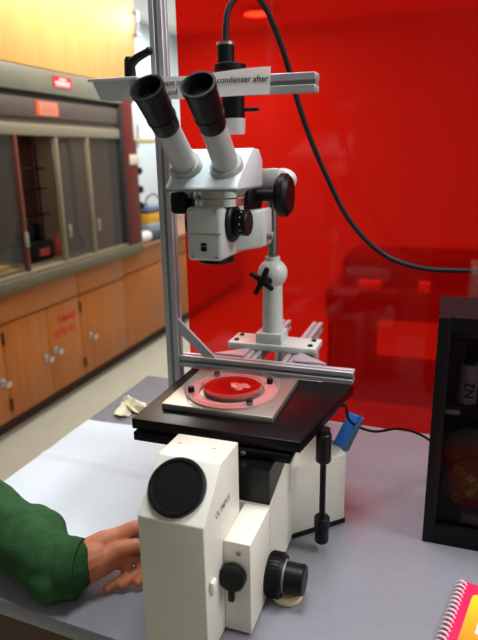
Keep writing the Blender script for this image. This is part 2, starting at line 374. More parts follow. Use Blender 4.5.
m = MB(); m.rev((-2.240, 3.935, 0.8755), (0, 1, 0), [(0, 0.012), (0, 0.045), (0.235, 0.045), (0.235, 0.012)], 24, True); m.build('paper', paper_m, rl)
m = MB(); m.rev((-2.240, 3.933, 0.8755), (0, 1, 0), [(0, 0.009), (0, 0.012), (0.239, 0.012), (0.239, 0.009)], 20, True); m.build('core', mat('card_brown', rgb(140, 120, 96), 0.8), rl)

# ------------------------------------------------------------------ lab table
TT = 0.92
lam = mat('grey_laminate', rgb(140, 138, 147), 0.28, var=0.05, scale=180)
edge_m = mat('table_edge', rgb(150, 152, 162), 0.45)
tb = thing('lab_table', 'grey laminate lab table carrying the microscope', 'table', (0.1, 0.9, 0))
m = MB(); m.prism([(-0.722, 0.512, 0.895), (1.25, 0.405, 0.895), (1.25, 1.30, 0.895), (-0.722, 1.30, 0.895)], (0, 0, 0.025), 0.004); m.build('tabletop', lam, tb)
brn = wood('dark_brown_wood', rgb(92, 50, 26), rgb(76, 40, 20), 0.5, 'x')
m = MB(); m.box(-0.69, 1.22, 0.56, 1.27, 0.72, 0.895); m.build('apron', brn, tb)
for x in (-0.66, 1.16):
    for y in (0.57, 1.21):
        m = MB(); m.box(x - 0.025, x + 0.035, y, y + 0.06, 0, 0.72, 0.004); m.build('leg', brn, tb)

# bench pad
pad_m = mat('pad_paper', rgb(226, 232, 242), 0.9, bump=0.25, bscale=60)
bm = bmesh.new(); NX, NY = 40, 44; grid = []
for j in range(NY + 1):
    row = []
    for i in range(NX + 1):
        x = -0.718 + i / NX * 0.395; y = 0.612 + j / NY * 0.40
        z = TT + 0.0022 + 0.0010 * math.sin(x * 31 + 2 * math.sin(y * 17)) * math.sin(y * 23 + x * 9)
        z += 0.0035 * math.exp(-((y - 0.84 + 0.06 * (x + 0.5)) / 0.006) ** 2) + 0.0025 * math.exp(-((x + 0.53 + 0.1 * (y - 0.8)) / 0.006) ** 2)
        row.append(bm.verts.new((x, y, z)))
    grid.append(row)
for j in range(NY):
    for i in range(NX): bm.faces.new((grid[j][i], grid[j][i + 1], grid[j + 1][i + 1], grid[j + 1][i]))
g = bmesh.ops.extrude_face_region(bm, geom=bm.faces[:])
for v in g['geom']:
    if isinstance(v, bmesh.types.BMVert): v.co.z = TT + 0.0004
mb = MB(); mb.bm.free(); mb.bm = bm
tag(mb.build('bench_pad', pad_m), 'white absorbent bench pad spread on the table left of the microscope', 'bench pad')
# crumpled tissue on the far corner of the table
bm = bmesh.new(); bmesh.ops.create_icosphere(bm, subdivisions=4, radius=1)
for v in bm.verts:
    a = math.atan2(v.co.y, v.co.x); n = 0.7 + 0.35 * math.sin(3 * a + 1) + 0.22 * math.sin(7 * a + 5 * v.co.z) + 0.12 * math.sin(13 * v.co.x + 9 * v.co.z)
    v.co = Vector((v.co.x * 0.038 * n, v.co.y * 0.042 * n, max(v.co.z, -0.3) * 0.020 * (0.8 + 0.4 * math.sin(5 * a + 2))))
    v.co += Vector((-0.650, 1.085, TT))
zmin = min(v.co.z for v in bm.verts)
for v in bm.verts: v.co.z += TT + 0.0005 - zmin
mb = MB(); mb.bm.free(); mb.bm = bm
tag(mb.build('tissue', mat('cream_tissue', rgb(240, 232, 200), 0.9)), 'crumpled cream tissue on the far end of the table behind the pad', 'tissue')

# ------------------------------------------------------------------ red screen
def screen_mat():
    m = bpy.data.materials.new('red_acrylic'); m.use_nodes = True; nt = m.node_tree
    for n in list(nt.nodes): nt.nodes.remove(n)
    out = nt.nodes.new('ShaderNodeOutputMaterial')
    t = nt.nodes.new('ShaderNodeBsdfTransparent'); t.inputs[0].default_value = (0.80, 0.012, 0.004, 1)
    d = nt.nodes.new('ShaderNodeBsdfDiffuse'); d.inputs[0].default_value = (0.62, 0.003, 0.002, 1)
    tl = nt.nodes.new('ShaderNodeBsdfTranslucent'); tl.inputs[0].default_value = (0.75, 0.004, 0.002, 1)
    g = nt.nodes.new('ShaderNodeBsdfGlossy'); g.inputs['Roughness'].default_value = 0.08; g.inputs[0].default_value = (1, 0.9, 0.9, 1)
    a = nt.nodes.new('ShaderNodeMixShader'); a.inputs[0].default_value = 0.55; nt.links.new(d.outputs[0], a.inputs[1]); nt.links.new(tl.outputs[0], a.inputs[2])
    c = nt.nodes.new('ShaderNodeMixShader'); c.inputs[0].default_value = 0.40; nt.links.new(t.outputs[0], c.inputs[1]); nt.links.new(a.outputs[0], c.inputs[2])
    e = nt.nodes.new('ShaderNodeMixShader'); e.inputs[0].default_value = 0.025; nt.links.new(c.outputs[0], e.inputs[1]); nt.links.new(g.outputs[0], e.inputs[2])
    nt.links.new(e.outputs[0], out.inputs[0]); return m
bm = bmesh.new(); NX = 60; bot = []; top = []
for i in range(NX + 1):
    x = -0.534 + i / NX * 1.75; y = 1.165 - 0.02 * (i / NX) + 0.0015 * math.sin(x * 21) + 0.001 * math.sin(x * 47 + 1)
    bot.append(bm.verts.new((x, y, TT + 0.001))); top.append(bm.verts.new((x, y, 2.25)))
for i in range(NX): bm.faces.new((bot[i], bot[i + 1], top[i + 1], top[i]))
mb = MB(); mb.bm.free(); mb.bm = bm
mb_o = mb.build('red_screen', screen_mat())
tag(mb_o, 'tall translucent red plastic screen standing behind the microscope', 'screen')

# ------------------------------------------------------------------ bench and things behind the screen
bk = thing('back_bench', 'dark bench seen dimly through the red screen', 'bench', (0.3, 2.6, 0))
dk = mat('dark_bench', rgb(66, 56, 54), 0.6)
m = MB(); m.box(-0.44, 1.6, 2.3, 3.0, 0.84, 0.95, 0.004); m.build('bench_top', dk, bk)
m = MB(); m.box(-0.43, -0.29, 2.32, 2.95, 0, 0.84); m.build('leg', dk, bk)
m = MB(); m.box(0.05, 0.2, 2.32, 2.95, 0, 0.84); m.build('leg', dk, bk)
m = MB(); m.box(-0.29, 0.05, 2.36, 2.95, 0, 0.47); m.build('lower_shelf', dk, bk)
m = MB(); m.box(-0.4, 0.5, 2.45, 2.8, 0.95, 1.06, 0.01); tag(m.build('equipment_case', dk), 'low dark case on the bench behind the red screen', 'case')
for i, (x, y, z, sx, sz, lb) in enumerate(((-0.27, 2.33, 0.95, 0.09, 0.035, 'pale slip propped at the left of the bench behind the screen'), (-0.06, 2.33, 0.95, 0.045, 0.04, 'pale block at the right on the bench behind the screen'))):
    m = MB(); m.box(x - sx / 2, x + sx / 2, y, y + 0.04, z, z + sz, 0.003); tag(m.build('block', paper_m), lb, 'block')

for i, (x, y, lb) in enumerate(((-2.0, 4.75, 'left of two small round ceiling lights seen through the red screen'), (-1.75, 5.6, 'right of two small round ceiling lights seen through the red screen'))):
    t = thing('ceiling_light', lb, 'ceiling light', (x, y, 2.75), 'round ceiling lights behind the screen')
    m = MB(); m.rev((x, y, 2.75), (0, 0, -1), [(0, 0.12), (0, 0.16), (0.04, 0.16), (0.04, 0.12)], 32, True); m.build('rim', silver, t)
    m = MB(); m.cyl((x, y, 2.748), (x, y, 2.715), 0.12, 32); m.build('diffuser', mat('light_diffuser', (1, 0.95, 0.85, 1), 0.5, emit=14.0), t)
# ------------------------------------------------------------------ inverted microscope
mi = thing('inverted_microscope', 'white inverted microscope with black stage and round black port cap', 'microscope', (-0.24, 0.7, TT))
m = MB(); m.prism([(-0.298, 0.492, TT + 0.004), (-0.298, 0.492, 1.100), (-0.298, 0.548, 1.147), (-0.298, 0.606, 1.145), (-0.298, 0.606, TT + 0.004)], (0.0795, 0, 0), 0.0016)
col = m.build('front_column', white_enamel, mi)
nrm = Vector((0, -0.050, 0.056)).normalized(); cc = Vector((-0.2605, 0.520, 1.125))
m = MB(); m.rev(cc - nrm * 0.002, nrm, [(0, 0), (0, 0.0338), (0.007, 0.0338), (0.0092, 0.0318), (0.0092, 0.029), (0.0075, 0.028), (0.0075, 0)], 48); m.build('port_cap', black_rubber, mi)
m = MB()
for x in (-0.285, -0.24): m.box(x - 0.003, x + 0.003, 0.580, 0.5808, 1.1450, 1.1463)
m.build('seam', alu_slot, col)
text('OLYMPUS', 0.0120, (-0.2183, 0.526, 1.088), (0, 1, 0), (0, 0, 1), mat('grey_print', rgb(150, 146, 140), 0.6), 'lettering', col, bold=0.0001, sx=0.86)
m = MB(); m.prism([(-0.2185, 0.546, TT + 0.004), (-0.2185, 0.546, 1.0485), (-0.2185, 0.627, 1.0485), (-0.2185, 0.627, TT + 0.004)], (0.0335, 0, 0), 0.0012)
m.build('knob_block', white_enamel, mi)
m = MB(); m.prism([(-0.298, 0.6275, TT + 0.004), (-0.298, 0.6275, 1.0485), (-0.298, 0.80, 1.0955), (-0.298, 0.96, 1.0955), (-0.298, 0.96, TT + 0.004)], (0.113, 0, 0)); m.build('main_body', white_enamel, mi)
m = MB(); m.prism([(-0.1855, 0.742, TT + 0.008), (-0.117, 0.808, TT + 0.008), (-0.155, 0.865, TT + 0.008), (-0.1855, 0.865, TT + 0.008)], (0, 0, 0.112), 0.0015); m.build('rear_housing', white_enamel, mi)
m = MB(); m.prism([(-0.1855, 0.7405, TT + 0.001), (-0.1155, 0.808, TT + 0.001), (-0.155, 0.867, TT + 0.001), (-0.1855, 0.867, TT + 0.001)], (0, 0, 0.0065)); m.box(-0.295, -0.19, 0.50 + 0.05, 0.955, TT, TT + 0.004); m.box(-0.295, -0.223, 0.497, 0.55, TT, TT + 0.004); m.build('base_gasket', black_rubber, mi)
# black nosepiece carrier under the stage
m = MB(); m.prism([(-0.296, 0.629, 1.0495), (-0.296, 0.629, 1.0980), (-0.296, 0.81, 1.0980)], (0.110, 0, 0))
m.build('stage_carrier', black_stage, mi)
# stage
m = MB(); m.prism([(-0.394, 0.655, 1.1145), (-0.153, 0.655, 1.1145), (-0.118, 0.866, 1.1145), (-0.394, 0.866, 1.1145)], (0, 0, 0.0155), 0.0015); st = m.build('stage_plate', black_stage, mi)
m = MB(); m.box(-0.385, -0.17, 0.662, 0.86, 1.1115, 1.1145); m.build('stage_gap', black_rubber, mi)
m = MB(); m.box(-0.391, -0.165, 0.652, 0.862, 1.0985, 1.1115, 0.0015); m.build('stage_slide', black_stage, mi)
for x in (-0.275, -0.228):
    m = MB(); m.cyl((x, 0.6535, 1.1055), (x, 0.6485, 1.1055), 0.0035, 12, 0.0008); m.build('stage_screw', steel, mi)
# control knob, tab, focus knobs
m = MB(); m.cyl((-0.205, 0.546, 1.007), (-0.205, 0.530, 1.007), 0.0165, 28, 0.003); kn = m.build('control_knob', black_rubber, mi)
m = MB(); m.box(-0.2095, -0.2015, 0.532, 0.539, 0.976, 0.998, 0.002); m.build('knob_lever', black_rubber, kn)
m = MB(); m.box(-0.2185, -0.2125, 0.500, 0.512, 1.008, 1.026, 0.003); m.build('side_tab', mat('ivory', rgb(240, 236, 226), 0.4), mi)
m = MB(); m.cyl((-0.199, 0.543, 1.036), (-0.199, 0.5455, 1.036), 0.003, 10); m.build('index_mark', alu_slot, mi)
fk = MB(); fz = 0.953; fy = 0.622
prof = [(0, 0), (0, 0.0265), (0.003, 0.028), (0.019, 0.028), (0.022, 0.026), (0.022, 0)]
fk.rev((-0.186, fy, fz), (1, 0, 0), prof, 40)
for k in range(36):
    a = 2 * PI * k / 36; fk.box(-0.0075, 0.0075, -0.0009, 0.0009, 0.0275, 0.0290, mtx=Matrix.Translation((-0.175, fy, fz)) @ Matrix.Rotation(a, 4, 'X'))
fo = fk.build('focus_knob', black_rubber, mi)
m = MB(); m.cyl((-0.165, fy, fz), (-0.137, fy, fz), 0.0195, 36, 0.002); m.build('fine_focus_knob', black_rubber, fo)
m = MB(); m.rev((-0.164, fy, fz), (1, 0, 0), [(0, 0.0200), (0, 0.0215), (0.0025, 0.0215), (0.0025, 0.0200)], 36, True); m.build('scale_ring', alu_slot, fo)
m = MB(); m.cyl((-0.1615, 0.624, TT), (-0.1615, 0.624, TT + 0.012), 0.0205, 28, 0.003); m.build('levelling_foot', mat('cream_rubber', rgb(226, 208, 168), 0.5), mi)
# stage drive rod
X, Yr = -0.1375, 0.730
sd = MB(); sd.cyl((X, Yr, 0.945), (X, Yr, 1.112), 0.0044, 16); rod = sd.build('stage_drive', black_rubber, mi)
m = MB(); m.rev((X, Yr, 1.066), (0, 0, 1), [(0, 0), (0, 0.0095), (0.002, 0.0108), (0.042, 0.0108), (0.044, 0.009), (0.050, 0.009), (0.050, 0)], 24); m.build('drive_knob', black_rubber, rod)
m = MB(); m.rev((X, Yr, 0.936), (0, 0, 1), [(0, 0), (0, 0.0085), (0.002, 0.010), (0.024, 0.010), (0.0245, 0.0113), (0.040, 0.0113), (0.042, 0.0095), (0.042, 0)], 24); m.build('drive_knob', black_rubber, rod)
m = MB(); m.cyl((X, Yr, 1.100), (X, Yr, 1.114), 0.0062, 14); m.build('drive_collar', steel, rod)

# insert plate + dish
plate = mat('plate_metal', rgb(186, 180, 172), 0.36, 0.75, var=0.05, scale=30)
ip = thing('insert_plate', 'square silver metal plate lying on the black stage', 'plate', (-0.288, 0.78, 1.130))
m = MB(); m.box(-0.367, -0.201, 0.695, 0.862 - 0.022, 1.1302, 1.1395, 0.001); m.build('plate_body', plate, ip)
DC = Vector((-0.284, 0.766, 1.1395))
m = MB(); m.rev(DC, (0, 0, 1), [(0.0, 0.049), (0.0, 0.068), (0.0025, 0.068), (0.0025, 0.049)], 64, True); m.build('pink_ring', mat('pink_gel', rgb(216, 136, 134), 0.3), ip)
for dx, dy in ((-0.042, 0.045), (0.047, 0.040), (-0.056, -0.025), (0.042, -0.045)):
    m = MB(); m.cyl(DC + Vector((dx, dy, 0.0025)), DC + Vector((dx, dy, 0.011)), 0.0048, 14, 0.001); m.build('clip_post', black_rubber, ip)
dg = thing('petri_dish', 'round glass dish of red liquid on the silver plate', 'dish', DC)
clear = glass('clear_dish', (0.97, 0.97, 0.97, 1), 0.10, 0.04, 1.5)
m = MB(); m.rev(DC + Vector((0, 0, 0.003)), (0, 0, 1), [(0.0, 0.0), (0, 0.0455), (0.010, 0.0465), (0.010, 0.0445), (0.0015, 0.0435), (0.0015, 0)], 64); m.build('dish_wall', clear, dg)
m = MB(); m.rev(DC + Vector((0, 0, 0.0048)), (0, 0, 1), [(0, 0), (0, 0.0432), (0.0025, 0.0432), (0.0025, 0)], 48); m.build('red_liquid', mat('red_liquid', rgb(168, 12, 12), 0.12), dg)
bm = bmesh.new(); bmesh.ops.create_icosphere(bm, subdivisions=3, radius=1)
for v in bm.verts:
    a = math.atan2(v.co.y, v.co.x); n = 1 + 0.2 * math.sin(3 * a) + 0.15 * math.sin(5 * a + 2)
    v.co = DC + Vector((0.010 + v.co.x * 0.0155 * n, 0.004 + v.co.y * 0.012 * n, 0.0075 + v.co.z * 0.0028))
mb = MB(); mb.bm.free(); mb.bm = bm; mb.build('pale_sample', mat('pale_sample', rgb(224, 120, 108), 0.3), dg)
m = MB(); m.rev(DC + Vector((0, 0, 0.0003)), (0, 0, 1), [(0, 0.0685), (0, 0.0712), (0.009, 0.0718), (0.009, 0.0692)], 72, True)
tag(m.build('glass_ring', clear), 'wide clear ring around the red dish on the plate', 'ring')

# ------------------------------------------------------------------ aluminium profile frame
def profile(a, b, wdt, hgt, side, mb_body, mb_slot, slots=('f',)):
    # extrusion from a to b; 'side' = direction of the width axis
    a = Vector(a); b = Vector(b); t = (b - a); L = t.length; t.normalize(); s = Vector(side).normalized(); u = t.cross(s)
    mx = Matrix((s, u, t)).transposed().to_4x4(); mx.translation = a
    w2, h2 = wdt / 2, hgt / 2
    # H-shaped section: four corner rails and a core, so the T-slots are real grooves
    g = min(wdt, hgt) * 0.12; dp = min(wdt, hgt) * 0.10
    for sx in (-1, 1):
        for sy in (-1, 1):
            x0, x1 = sorted((sx * g, sx * w2)); y0, y1 = sorted((sy * g, sy * h2))
            mb_body.box(x0, x1, y0, y1, 0, L, 0.0008, mx, 1)
    mb_slot.box(-w2 + dp, w2 - dp, -h2 + dp, h2 - dp, 0.0004, L - 0.0004, 0, mx)
fr = thing('profile_frame', 'slotted aluminium profile frame with tall post on the stage rear', 'frame', (-0.43, 0.872, TT))
def bar(name, a, b, wdt, hgt, side):
    p, q = MB(), MB(); profile(a, b, wdt, hgt, side, p, q); o = p.build(name, alu, fr); q.build('slot', alu_slot, o); return o
bar('post', (-0.4290, 0.8745, TT + 0.0045), (-0.4290, 0.8745, 2.0), 0.022, 0.022, (1, 0, 0))
bar('top_bar', (-0.512, 0.8485, 1.5785), (-0.180, 0.8485, 1.5745), 0.025, 0.026, (0, 0, 1))
bar('bottom_bar', (-0.4175, 0.8745, 1.1405), (-0.119, 0.8745, 1.1405), 0.020, 0.020, (0, 0, 1))
bar('rail', (-0.297, 0.885, 1.1405), (-0.297, 1.135, 1.1405), 0.020, 0.020, (1, 0, 0))
bar('rail', (-0.231, 0.885, 1.1405), (-0.231, 1.135, 1.1405), 0.020, 0.020, (1, 0, 0))
bar('rear_leg', (-0.297, 1.09, TT + 0.0005), (-0.297, 1.09, 1.130), 0.020, 0.020, (1, 0, 0))
bar('rear_leg', (-0.231, 1.09, TT + 0.0005), (-0.231, 1.09, 1.130), 0.020, 0.020, (1, 0, 0))
m = MB(); m.box(-0.35, -0.192, 0.925, 0.985, 1.1510, 1.1625, 0.0015); bp = m.build('mount_plate', pale_enamel, fr)
for x in (-0.338, -0.204):
    for y in (0.940, 0.970):
        m = MB(); m.cyl((x, y, 1.1625), (x, y, 1.1655), 0.0045, 12, 0.0008); m.build('bolt', black_paint, bp)
m = MB(); m.prism([(-0.4185, 0.868, 1.215), (-0.4185, 0.868, 1.192), (-0.372, 0.868, 1.150), (-0.350, 0.868, 1.150)], (0, 0.006, 0)); m.build('gusset', alu, fr)
m = MB(); m.prism([(-0.3075, 0.8855, 1.151), (-0.36, 0.8855, 1.151), (-0.3075, 0.93, 1.151)], (0, 0, 0.003)); m.build('corner_plate', alu, fr); m = MB(); m.prism([(-0.2205, 0.8855, 1.151), (-0.165, 0.8855, 1.151), (-0.2205, 0.93, 1.151)], (0, 0, 0.003)); m.build('corner_plate', alu, fr)
m = MB(); m.box(-0.2195, -0.199, 0.905, 0.935, 1.131, 1.1495, 0.003); m.build('corner_bracket', black_paint, fr)
m = MB(); m.box(-0.529, -0.445, 0.825, 0.8615, 1.592, 1.5955, 0.0008); m.prism([(-0.526, 0.834, 1.592), (-0.462, 0.834, 1.592), (-0.462, 0.834, 1.566), (-0.514, 0.834, 1.566)], (0, 0.0015, 0)); m.build('clamp_plate', mat('white_metal', rgb(222, 220, 224), 0.4, 0.3), fr)
m = MB(); m.rev((-0.466, 0.845, 1.5955), (0, 0, 1), [(0, 0), (0, 0.009), (0.006, 0.0085), (0.026, 0.0075), (0.030, 0.005), (0.030, 0)], 20); m.tube([(-0.466, 0.845, 1.613), (-0.450, 0.840, 1.622), (-0.428, 0.835, 1.629)], [0.0072, 0.0052], 12); m.ball((-0.427, 0.8347, 1.6293), 0.006, n=14)
m.build('clamp_lever', black_rubber, fr)
# paper note taped on the top bar
bm = bmesh.new(); NX = 30; r1, r2 = [], []
for i in range(NX + 1):
    t = i / NX; x = -0.418 + t * 0.176; y = 0.8335 - 0.006 * math.sin(t * PI * 1.2) - 0.002
    r1.append(bm.verts.new((x, y - 0.007, 1.5585 + 0.004 * (1 - t) - 0.002 * math.sin(t * 5)))); r2.append(bm.verts.new((x, y - 0.001, 1.5940 - 0.003 * math.sin(t * 5))))
for i in range(NX): bm.faces.new((r1[i], r1[i + 1], r2[i + 1], r2[i]))
bmesh.ops.solidify(bm, geom=bm.faces[:], thickness=0.0004)
nt_ = thing('paper_note', 'white paper note with black text stuck on the top bar', 'note', (-0.33, 0.83, 1.56))
mb = MB(); mb.bm.free(); mb.bm = bm; sheet = mb.build('sheet', paper_m, nt_)
def ntext(t, x0, z0, sz):
    o = text(t, sz, (x0, 0, z0), (1, 0, 0), (0, 0, 1), ink, 'lettering', None, bold=0.0001)
    for v in o.data.vertices: v.co.y += 0.8335 - 0.006 * math.sin(max(0, (v.co.x + 0.418) / 0.176) * PI * 1.2) - 0.0036 - 0.007 * max(0, (1.594 - v.co.z) / 0.035)
    put(o, nt_)
ntext('Please open', -0.412, 1.5795, 0.0115)
ntext('the', -0.347, 1.5790, 0.0115)
ntext('condenser', -0.3175, 1.5785, 0.0115)
ntext('after', -0.2660, 1.5780, 0.0115)
ntext('use and', -0.412, 1.5665, 0.0110)

# ------------------------------------------------------------------ lamp with cable
LX, LY = -0.314, 0.8790
lp = thing('condenser_lamp', 'black cylindrical lamp with white lower end behind the top bar', 'lamp', (LX, LY, 1.52))
LT = LX - 0.010
m = MB(); m.rev((LX, LY, 1.534), (0, 0, 1), [(0, 0), (0, 0.0172), (0.066, 0.0172), (0.066, 0)], 32); m.build('lamp_body', black_rubber, lp)
m = MB(); m.rev((LX - 0.004, LY, 1.600), (0, 0, 1), [(0, 0), (0, 0.024), (0.009, 0.024), (0.013, 0.013), (0.013, 0)], 36); m.build('flange', black_rubber, lp)
m = MB(); m.cyl((LT, LY, 1.613), (LT, LY, 1.636), 0.0128, 28); m.build('socket', black_rubber, lp)
m = MB(); m.rev((LT, LY, 1.636), (0, 0, 1), [(0, 0), (0, 0.0135), (0.004, 0.0135), (0.004, 0)], 28); m.build('top_ring', silver, lp)
m = MB(); m.rev((LX + 0.002, LY, 1.511), (0, 0, 1), [(0, 0), (0, 0.0145), (0.003, 0.0155), (0.023, 0.0165), (0.023, 0)], 28); m.build('lamp_head', mat('white_plastic', rgb(228, 226, 224), 0.4), lp)
m = MB(); m.cyl((LX + 0.0165, LY, 1.546), (LX + 0.040, LY, 1.546), 0.003, 12, 0.0008); m.build('side_lever', black_rubber, lp)
m = MB(); m.tube([(LT, LY, 1.639), (LT + 0.001, 0.881, 1.665), (LT + 0.005, 0.886, 1.688), (LT + 0.021, 0.90, 1.709), (-0.283, 0.93, 1.700), (-0.262, 0.97, 1.640), (-0.234, 1.0, 1.535), (-0.203, 1.03, 1.45), (-0.160, 1.05, 1.365), (-0.104, 1.075, 1.305), (-0.038, 1.09, 1.279), (0.03, 1.10, 1.275), (0.10, 1.11, 1.278), (0.3, 1.11, 1.29)], 0.0047, 12)
m.build('cable', mat('cable_black', rgb(36, 34, 38), 0.4), lp)

# ------------------------------------------------------------------ stand of the stereo microscope
SX, SY = -0.275, 0.955
sd = thing('microscope_stand', 'pale column stand with ball joint on the aluminium rails', 'stand', (SX, SY, 1.1625))
m = MB(); m.box(SX - 0.025, SX + 0.022, SY - 0.024, SY + 0.024, 1.1627, 1.181, 0.002); m.build('base_block', pale_enamel, sd)
m = MB(); m.rev((SX, SY, 1.181), (0, 0, 1), [(0, 0), (0, 0.0185), (0.09, 0.0165), (0.09, 0)], 36); m.build('column', pale_enamel, sd)
m = MB(); m.ball((SX, SY, 1.284), 0.0255, n=36); m.rev((SX, SY, 1.305), (0, 0, 1), [(0, 0.0), (0, 0.013), (0.008, 0.0125), (0.008, 0)], 24); m.build('ball_joint', pale_enamel, sd)
kc = Vector((SX - 0.006, SY - 0.036, 1.277)); kd = Vector((-0.30, -0.92, 0.10)).normalized()
m = MB(); m.cyl(kc - kd * 0.02, kc + kd * 0.008, 0.0075, 16)
ku = kd.orthogonal().normalized(); kv = kd.cross(ku)
for k in range(4):
    a = R(20) + k * PI / 2; dd = ku * math.cos(a) + kv * math.sin(a); m.tube([kc + kd * 0.002, kc + dd * 0.012 + kd * 0.004, kc + dd * 0.025 + kd * 0.006], [0.0062, 0.0042], 10)
m.build('star_knob', black_rubber, sd)
m = MB(); m.cyl((SX, SY, 1.305), (SX, SY, 1.412), 0.0085, 24); m.build('rod', mat('rod_steel', rgb(150, 148, 146), 0.25, 0.9), sd)
fc = Vector((SX, SY - 0.03, 1.418))
m = MB(); m.prism([(SX - 0.016, SY - 0.055, 1.428), (SX + 0.026, SY - 0.055, 1.428), (SX + 0.030, SY + 0.02, 1.420), (SX + 0.030, SY + 0.025, 1.400), (SX - 0.012, SY + 0.025, 1.400), (SX - 0.016, SY - 0.02, 1.400)], (0, 0, 0.033), 0.006); m.ball((SX + 0.018, SY - 0.005, 1.440), 0.024, (1, 1, 0.8)); m.build('focus_mount', grey_enamel, sd)
m = MB(); m.cyl((SX - 0.02, SY - 0.065, 1.420), (SX + 0.046, SY - 0.065, 1.420), 0.0095, 18); dr = m.build('drive_axle', black_rubber, sd)
m = MB(); m.cyl((SX - 0.026, SY - 0.065, 1.420), (SX - 0.006, SY - 0.065, 1.420), 0.034, 32, 0.004); m.build('drive_wheel', black_rubber, dr)
m = MB(); m.cyl((SX + 0.027, SY - 0.065, 1.420), (SX + 0.048, SY - 0.065, 1.420), 0.033, 32, 0.006); m.build('drive_wheel', black_rubber, dr)
m = MB(); m.cyl((SX - 0.001, SY - 0.065, 1.400), (SX - 0.001, SY - 0.065, 1.388), 0.005, 12); m.build('clamp_screw', steel, sd)

# ------------------------------------------------------------------ stereo microscope
sm = thing('stereo_microscope', 'grey stereo microscope with two black eyepieces above the red dish', 'microscope', (-0.305, 0.78, 1.33))
m = MB(); m.box(-0.335, -0.2830, 0.735, 0.835, 1.341, 1.414, 0.006, None, 3); m.prism([(-0.2840, 0.79, 1.345), (-0.248, 0.82, 1.350), (-0.248, 0.86, 1.350), (-0.2840, 0.86, 1.345)], (0, 0, 0.055), 0.004); pod = m.build('zoom_body', grey_enamel, sm)
m = MB(); m.box(-0.3345, -0.2835, 0.7338, 0.7352, 1.3775, 1.379); m.build('front_seam', silver, pod)
for x, z in ((-0.326, 1.409), (-0.290, 1.409), (-0.326, 1.347), (-0.290, 1.347)):
    m = MB(); m.cyl((x, 0.7355, z), (x, 0.7325, z), 0.0028, 10, 0.0006); m.build('screw', silver, pod)
m = MB(); m.box(-0.313, -0.305, 0.7335, 0.7352, 1.355, 1.361); m.box(-0.313, -0.305, 0.7335, 0.7352, 1.3625, 1.366); m.build('badge', black_paint, pod)
m = MB(); m.rev((-0.309, 0.780, 1.3325), (0, 0, 1), [(0, 0), (0, 0.024), (0.002, 0.026), (0.0095, 0.026), (0.0095, 0)], 36); m.build('objective', black_rubber, sm)
m = MB(); m.rev((-0.305, 0.782, 1.413), (0, 0, 1), [(0, 0), (0, 0.037), (0.010, 0.037), (0.012, 0.039), (0.023, 0.039), (0.023, 0)], 44); m.build('neck_ring', silver, sm)
m = MB(); m.cyl((-0.321, 0.7475, 1.4255), (-0.321, 0.742, 1.4255), 0.0035, 12); m.build('neck_screw', alu_slot, sm)
# zoom knob on the right
m = MB(); m.cyl((-0.2845, 0.775, 1.390), (-0.276, 0.775, 1.390), 0.0275, 36, 0.003); m.cyl((-0.277, 0.775, 1.390), (-0.256, 0.775, 1.390), 0.0180, 28, 0.002); zk = m.build('zoom_knob', black_rubber, sm)
m = MB()
for k in range(12):
    a = 2 * PI * k / 12; m.box(-0.266, -0.2645, -0.0008, 0.0008, 0.0175, 0.0184, mtx=Matrix.Translation((0, 0.775, 1.390)) @ Matrix.Rotation(a, 4, 'X'))
m.build('scale_marks', paper_m, zk)
m = MB(); m.cyl((-0.332, 0.775, 1.389), (-0.345, 0.775, 1.389), 0.0235, 32, 0.003); m.build('zoom_knob', black_rubber, sm)
m = MB(); m.box(-0.368, -0.343, 0.755, 0.80, 1.402, 1.434, 0.006); m.build('side_port', black_rubber, sm)
m = MB(); m.cyl((-0.368, 0.775, 1.42), (-0.373, 0.775, 1.42), 0.006, 14); m.build('port_screw', silver, sm)
m = MB(); m.cyl((-0.249, 0.835, 1.365), (-0.239, 0.835, 1.365), 0.006, 14, 0.001); m.build('lock_screw', alu_slot, sm)
# head
HL = -0.358
hd = MB(); hd.prism([(HL, 0.724, 1.4375), (HL, 0.724, 1.4405), (HL, 0.742, 1.456), (HL, 0.796, 1.490), (HL, 0.822, 1.488), (HL, 0.838, 1.474), (HL, 0.838, 1.4375)], (0.102, 0, 0), 0.0015)
hd.build('head', mat('head_enamel', rgb(204, 212, 214), 0.3), sm)
m = MB(); m.box(HL + 0.001, HL + 0.101, 0.725, 0.838, 1.4350, 1.4395, 0.0008); m.build('head_plate', alu_slot, sm)
eye_m = mat('tube_enamel', rgb(178, 180, 178), 0.35)
for bx, ex in ((-0.281, -0.2745), (-0.338, -0.3395)):
    A = Vector((bx, 0.782, 1.440)); B = Vector((ex, 0.652, 1.5585)); d = (B - A).normalized(); L = (B - A).length
    m = MB(); m.rev(A, d, [(0.0, 0.0), (0.0, 0.0225), (0.043, 0.0225), (0.047, 0.0205), (0.047, 0.0172), (L - 0.03, 0.0155), (L - 0.03, 0)], 36); tu = m.build('eye_tube', eye_m, sm)
    m = MB(); m.rev(A + d * (L - 0.066), d, [(0, 0), (0, 0.0162), (0.003, 0.0172), (0.02, 0.0180), (0.040, 0.0190), (0.056, 0.0196), (0.060, 0.0208), (0.066, 0.0210), (0.066, 0.0180), (0.058, 0.0150), (0.052, 0.0140), (0.052, 0)], 40); ey = m.build('eyecup', black_rubber, tu)
    m = MB(); m.rev(A + d * (L - 0.0138), d, [(0, 0), (0, 0.0138), (0.0010, 0.009), (0.0014, 0)], 32); m.build('lens', glass('lens_glass', (0.06, 0.06, 0.07, 1), 0.02, 0.03, 1.7), ey)
    m = MB(); m.rev(A + d * (L - 0.048), d, [(0, 0.0176), (0, 0.0188), (0.003, 0.0190), (0.003, 0.0176)], 36, True); m.build('diopter_ring', black_paint, ey)

